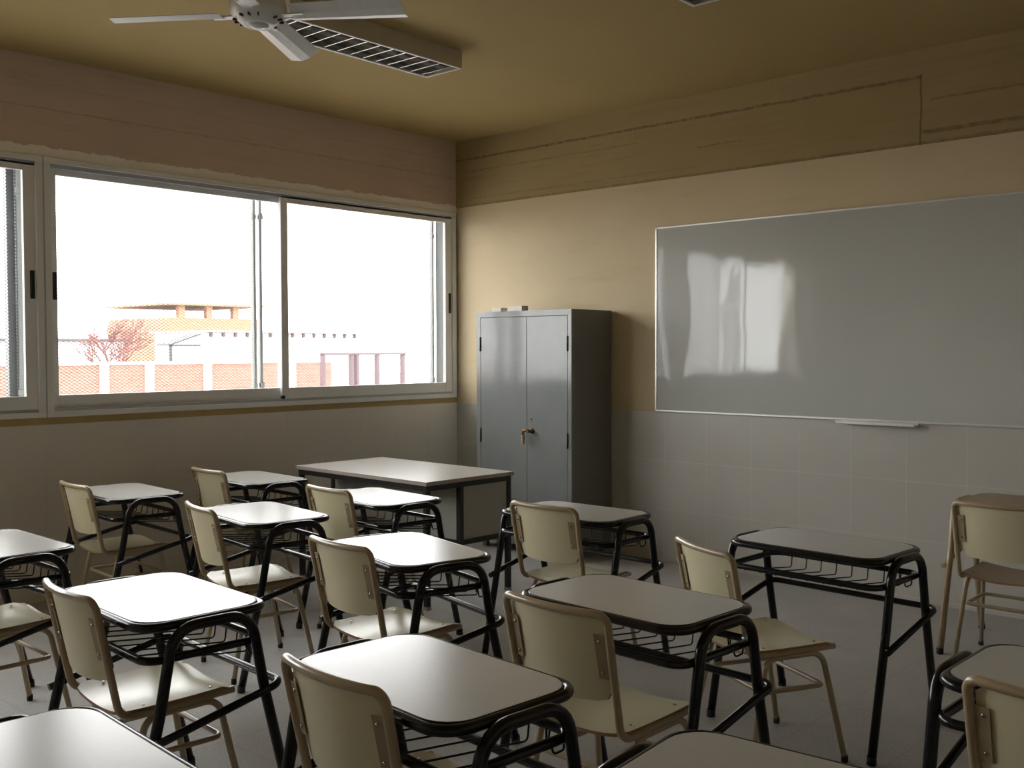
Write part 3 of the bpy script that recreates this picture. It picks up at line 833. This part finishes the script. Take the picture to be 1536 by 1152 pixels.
# garden wall with white piers
r = thing('garden_wall', 'low orange brick garden wall with white piers, seen through the window mesh', 'wall', (-10, 0, GZ))
bm = bm_new(); box(bm, (-10.15, -12, GZ), (-10, 6.3, 1.30)); OP(bm, 'brickwork', M['brick'], r)
bm = bm_new(); box(bm, (-10.2, -12, 1.30), (-9.97, 6.3, 1.345)); OP(bm, 'coping', M['out_white'], r)
for y in (-9, -6, -3, -0.6, 1.66, 2.45, 3.55, 5.35):
    bm = bm_new(); box(bm, (-10.2, y - 0.07, GZ), (-9.95, y + 0.07, 1.35)); OP(bm, 'pier', M['out_white'], r)
# pale workshop with roof edge brackets
r = thing('pale_building', 'pale panelled building with small dark brackets under its roof edge, beyond the garden wall', 'building', (-14, 7.5, GZ))
bm = bm_new(); box(bm, (-16, 5.78, GZ), (-14, 10.3, 1.94)); OP(bm, 'wall', M['out_pale'], r)
bm = bm_new(); box(bm, (-16.1, 5.7, 1.95), (-13.85, 10.4, 1.98)); OP(bm, 'roof', M['out_pale'], r)
for k in range(14):
    y = 6.0 + k * 0.31
    bm = bm_new(); box(bm, (-14.1, y, 1.84), (-13.93, y + 0.05, 1.95)); OP(bm, 'bracket', M['purple'], r)
for k in range(7):
    bm = bm_new(); y = 6.15 + k * 0.62; box(bm, (-14.03, y, 1.0), (-13.98, y + 0.04, 1.84)); OP(bm, 'panel_post', M['out_white'], r)
# canopy
r = thing('canopy', 'small grey lean-to canopy on a post, left of the pale building', 'canopy', (-12, 4.4, GZ))
bm = bm_new()
vs = [(-12.0, 3.95, 1.66), (-12.0, 4.62, 1.88), (-12.0, 4.62, 1.85), (-12.0, 3.95, 1.63)]
A = [bm.verts.new(v) for v in vs]; B = [bm.verts.new((v[0] - 0.5, v[1], v[2])) for v in vs]
bm.faces.new(A); bm.faces.new(B[::-1])
for i in range(4): bm.faces.new((A[i], A[(i + 1) % 4], B[(i + 1) % 4], B[i]))
OP(bm, 'roof_sheet', M['out_grey'], r)
bm = bm_new(); box(bm, (-12.05, 3.95, 1.62), (-12.0, 4.62, 1.655)); box(bm, (-12.05, 3.95, GZ), (-12.0, 4.0, 1.63)); OP(bm, 'post', M['out_grey'], r)
# upper brick building
r = thing('brick_house', 'pale orange brick upper storey rising behind the canopy', 'building', (-24, 12, GZ))
bm = bm_new(); box(bm, (-28, 10.46, GZ), (-24, 13.9, 2.62)); OP(bm, 'wall', M['brick2'], r)
bm = bm_new(); box(bm, (-28.2, 10.4, 3.02), (-23.8, 14.1, 3.09)); OP(bm, 'roof', M['brick2'], r)
for y in (10.9, 11.9, 12.9): 
    bm = bm_new(); box(bm, (-24.2, y, 2.62), (-24, y + 0.22, 3.02)); OP(bm, 'column', M['brick2'], r)
# white house left
r = thing('white_house', 'low white house with a thin dark roof line at the left of the view', 'building', (-22, 5, GZ))
bm = bm_new(); box(bm, (-26, -2, GZ), (-22, 8.0, 1.80)); OP(bm, 'wall', M['out_white'], r)
bm = bm_new(); box(bm, (-26.2, -2.1, 1.80), (-21.8, 8.1, 1.88)); OP(bm, 'roof', M['out_dark'], r)
# mauve steel frame
r = thing('post_frame', 'mauve steel post frame with three open bays outside the right pane', 'frame', (-8, 5.5, GZ))
for y in (4.62, 5.24, 5.36, 5.83, 6.44):
    bm = bm_new(); box(bm, (-8.08, y - 0.03, GZ), (-8.0, y + 0.03, 1.46)); OP(bm, 'post', M['purple'], r)
bm = bm_new(); box(bm, (-8.08, 4.59, 1.45), (-8.0, 6.5, 1.49)); OP(bm, 'top_rail', M['purple'], r)
# bare tree
r = thing('bare_tree', 'bare reddish tree standing between the white house and the brick house', 'tree', (-18.8, 6.1, GZ))
bm = bm_new()
def branch(p, d, L, rad, lv):
    q = p + d * L
    sweep(bm, [p, (p + q) / 2 + Vector((random.uniform(-1, 1), random.uniform(-1, 1), 0)) * L * 0.06, q], rad, seg=4)
    if lv == 0: return
    for _ in range(4):
        nd = (d + Vector((random.uniform(-.8, .8), random.uniform(-.8, .8), random.uniform(-.2, .6)))).normalized()
        branch(p + (q - p) * random.uniform(0.45, 1), nd, L * random.uniform(0.5, 0.75), rad * 0.6, lv - 1)
branch(Vector((-18.8, 6.1, GZ)), Vector((0, 0, 1)), 1.5, 0.05, 5)
OP(bm, 'branches', M['twig'], r)
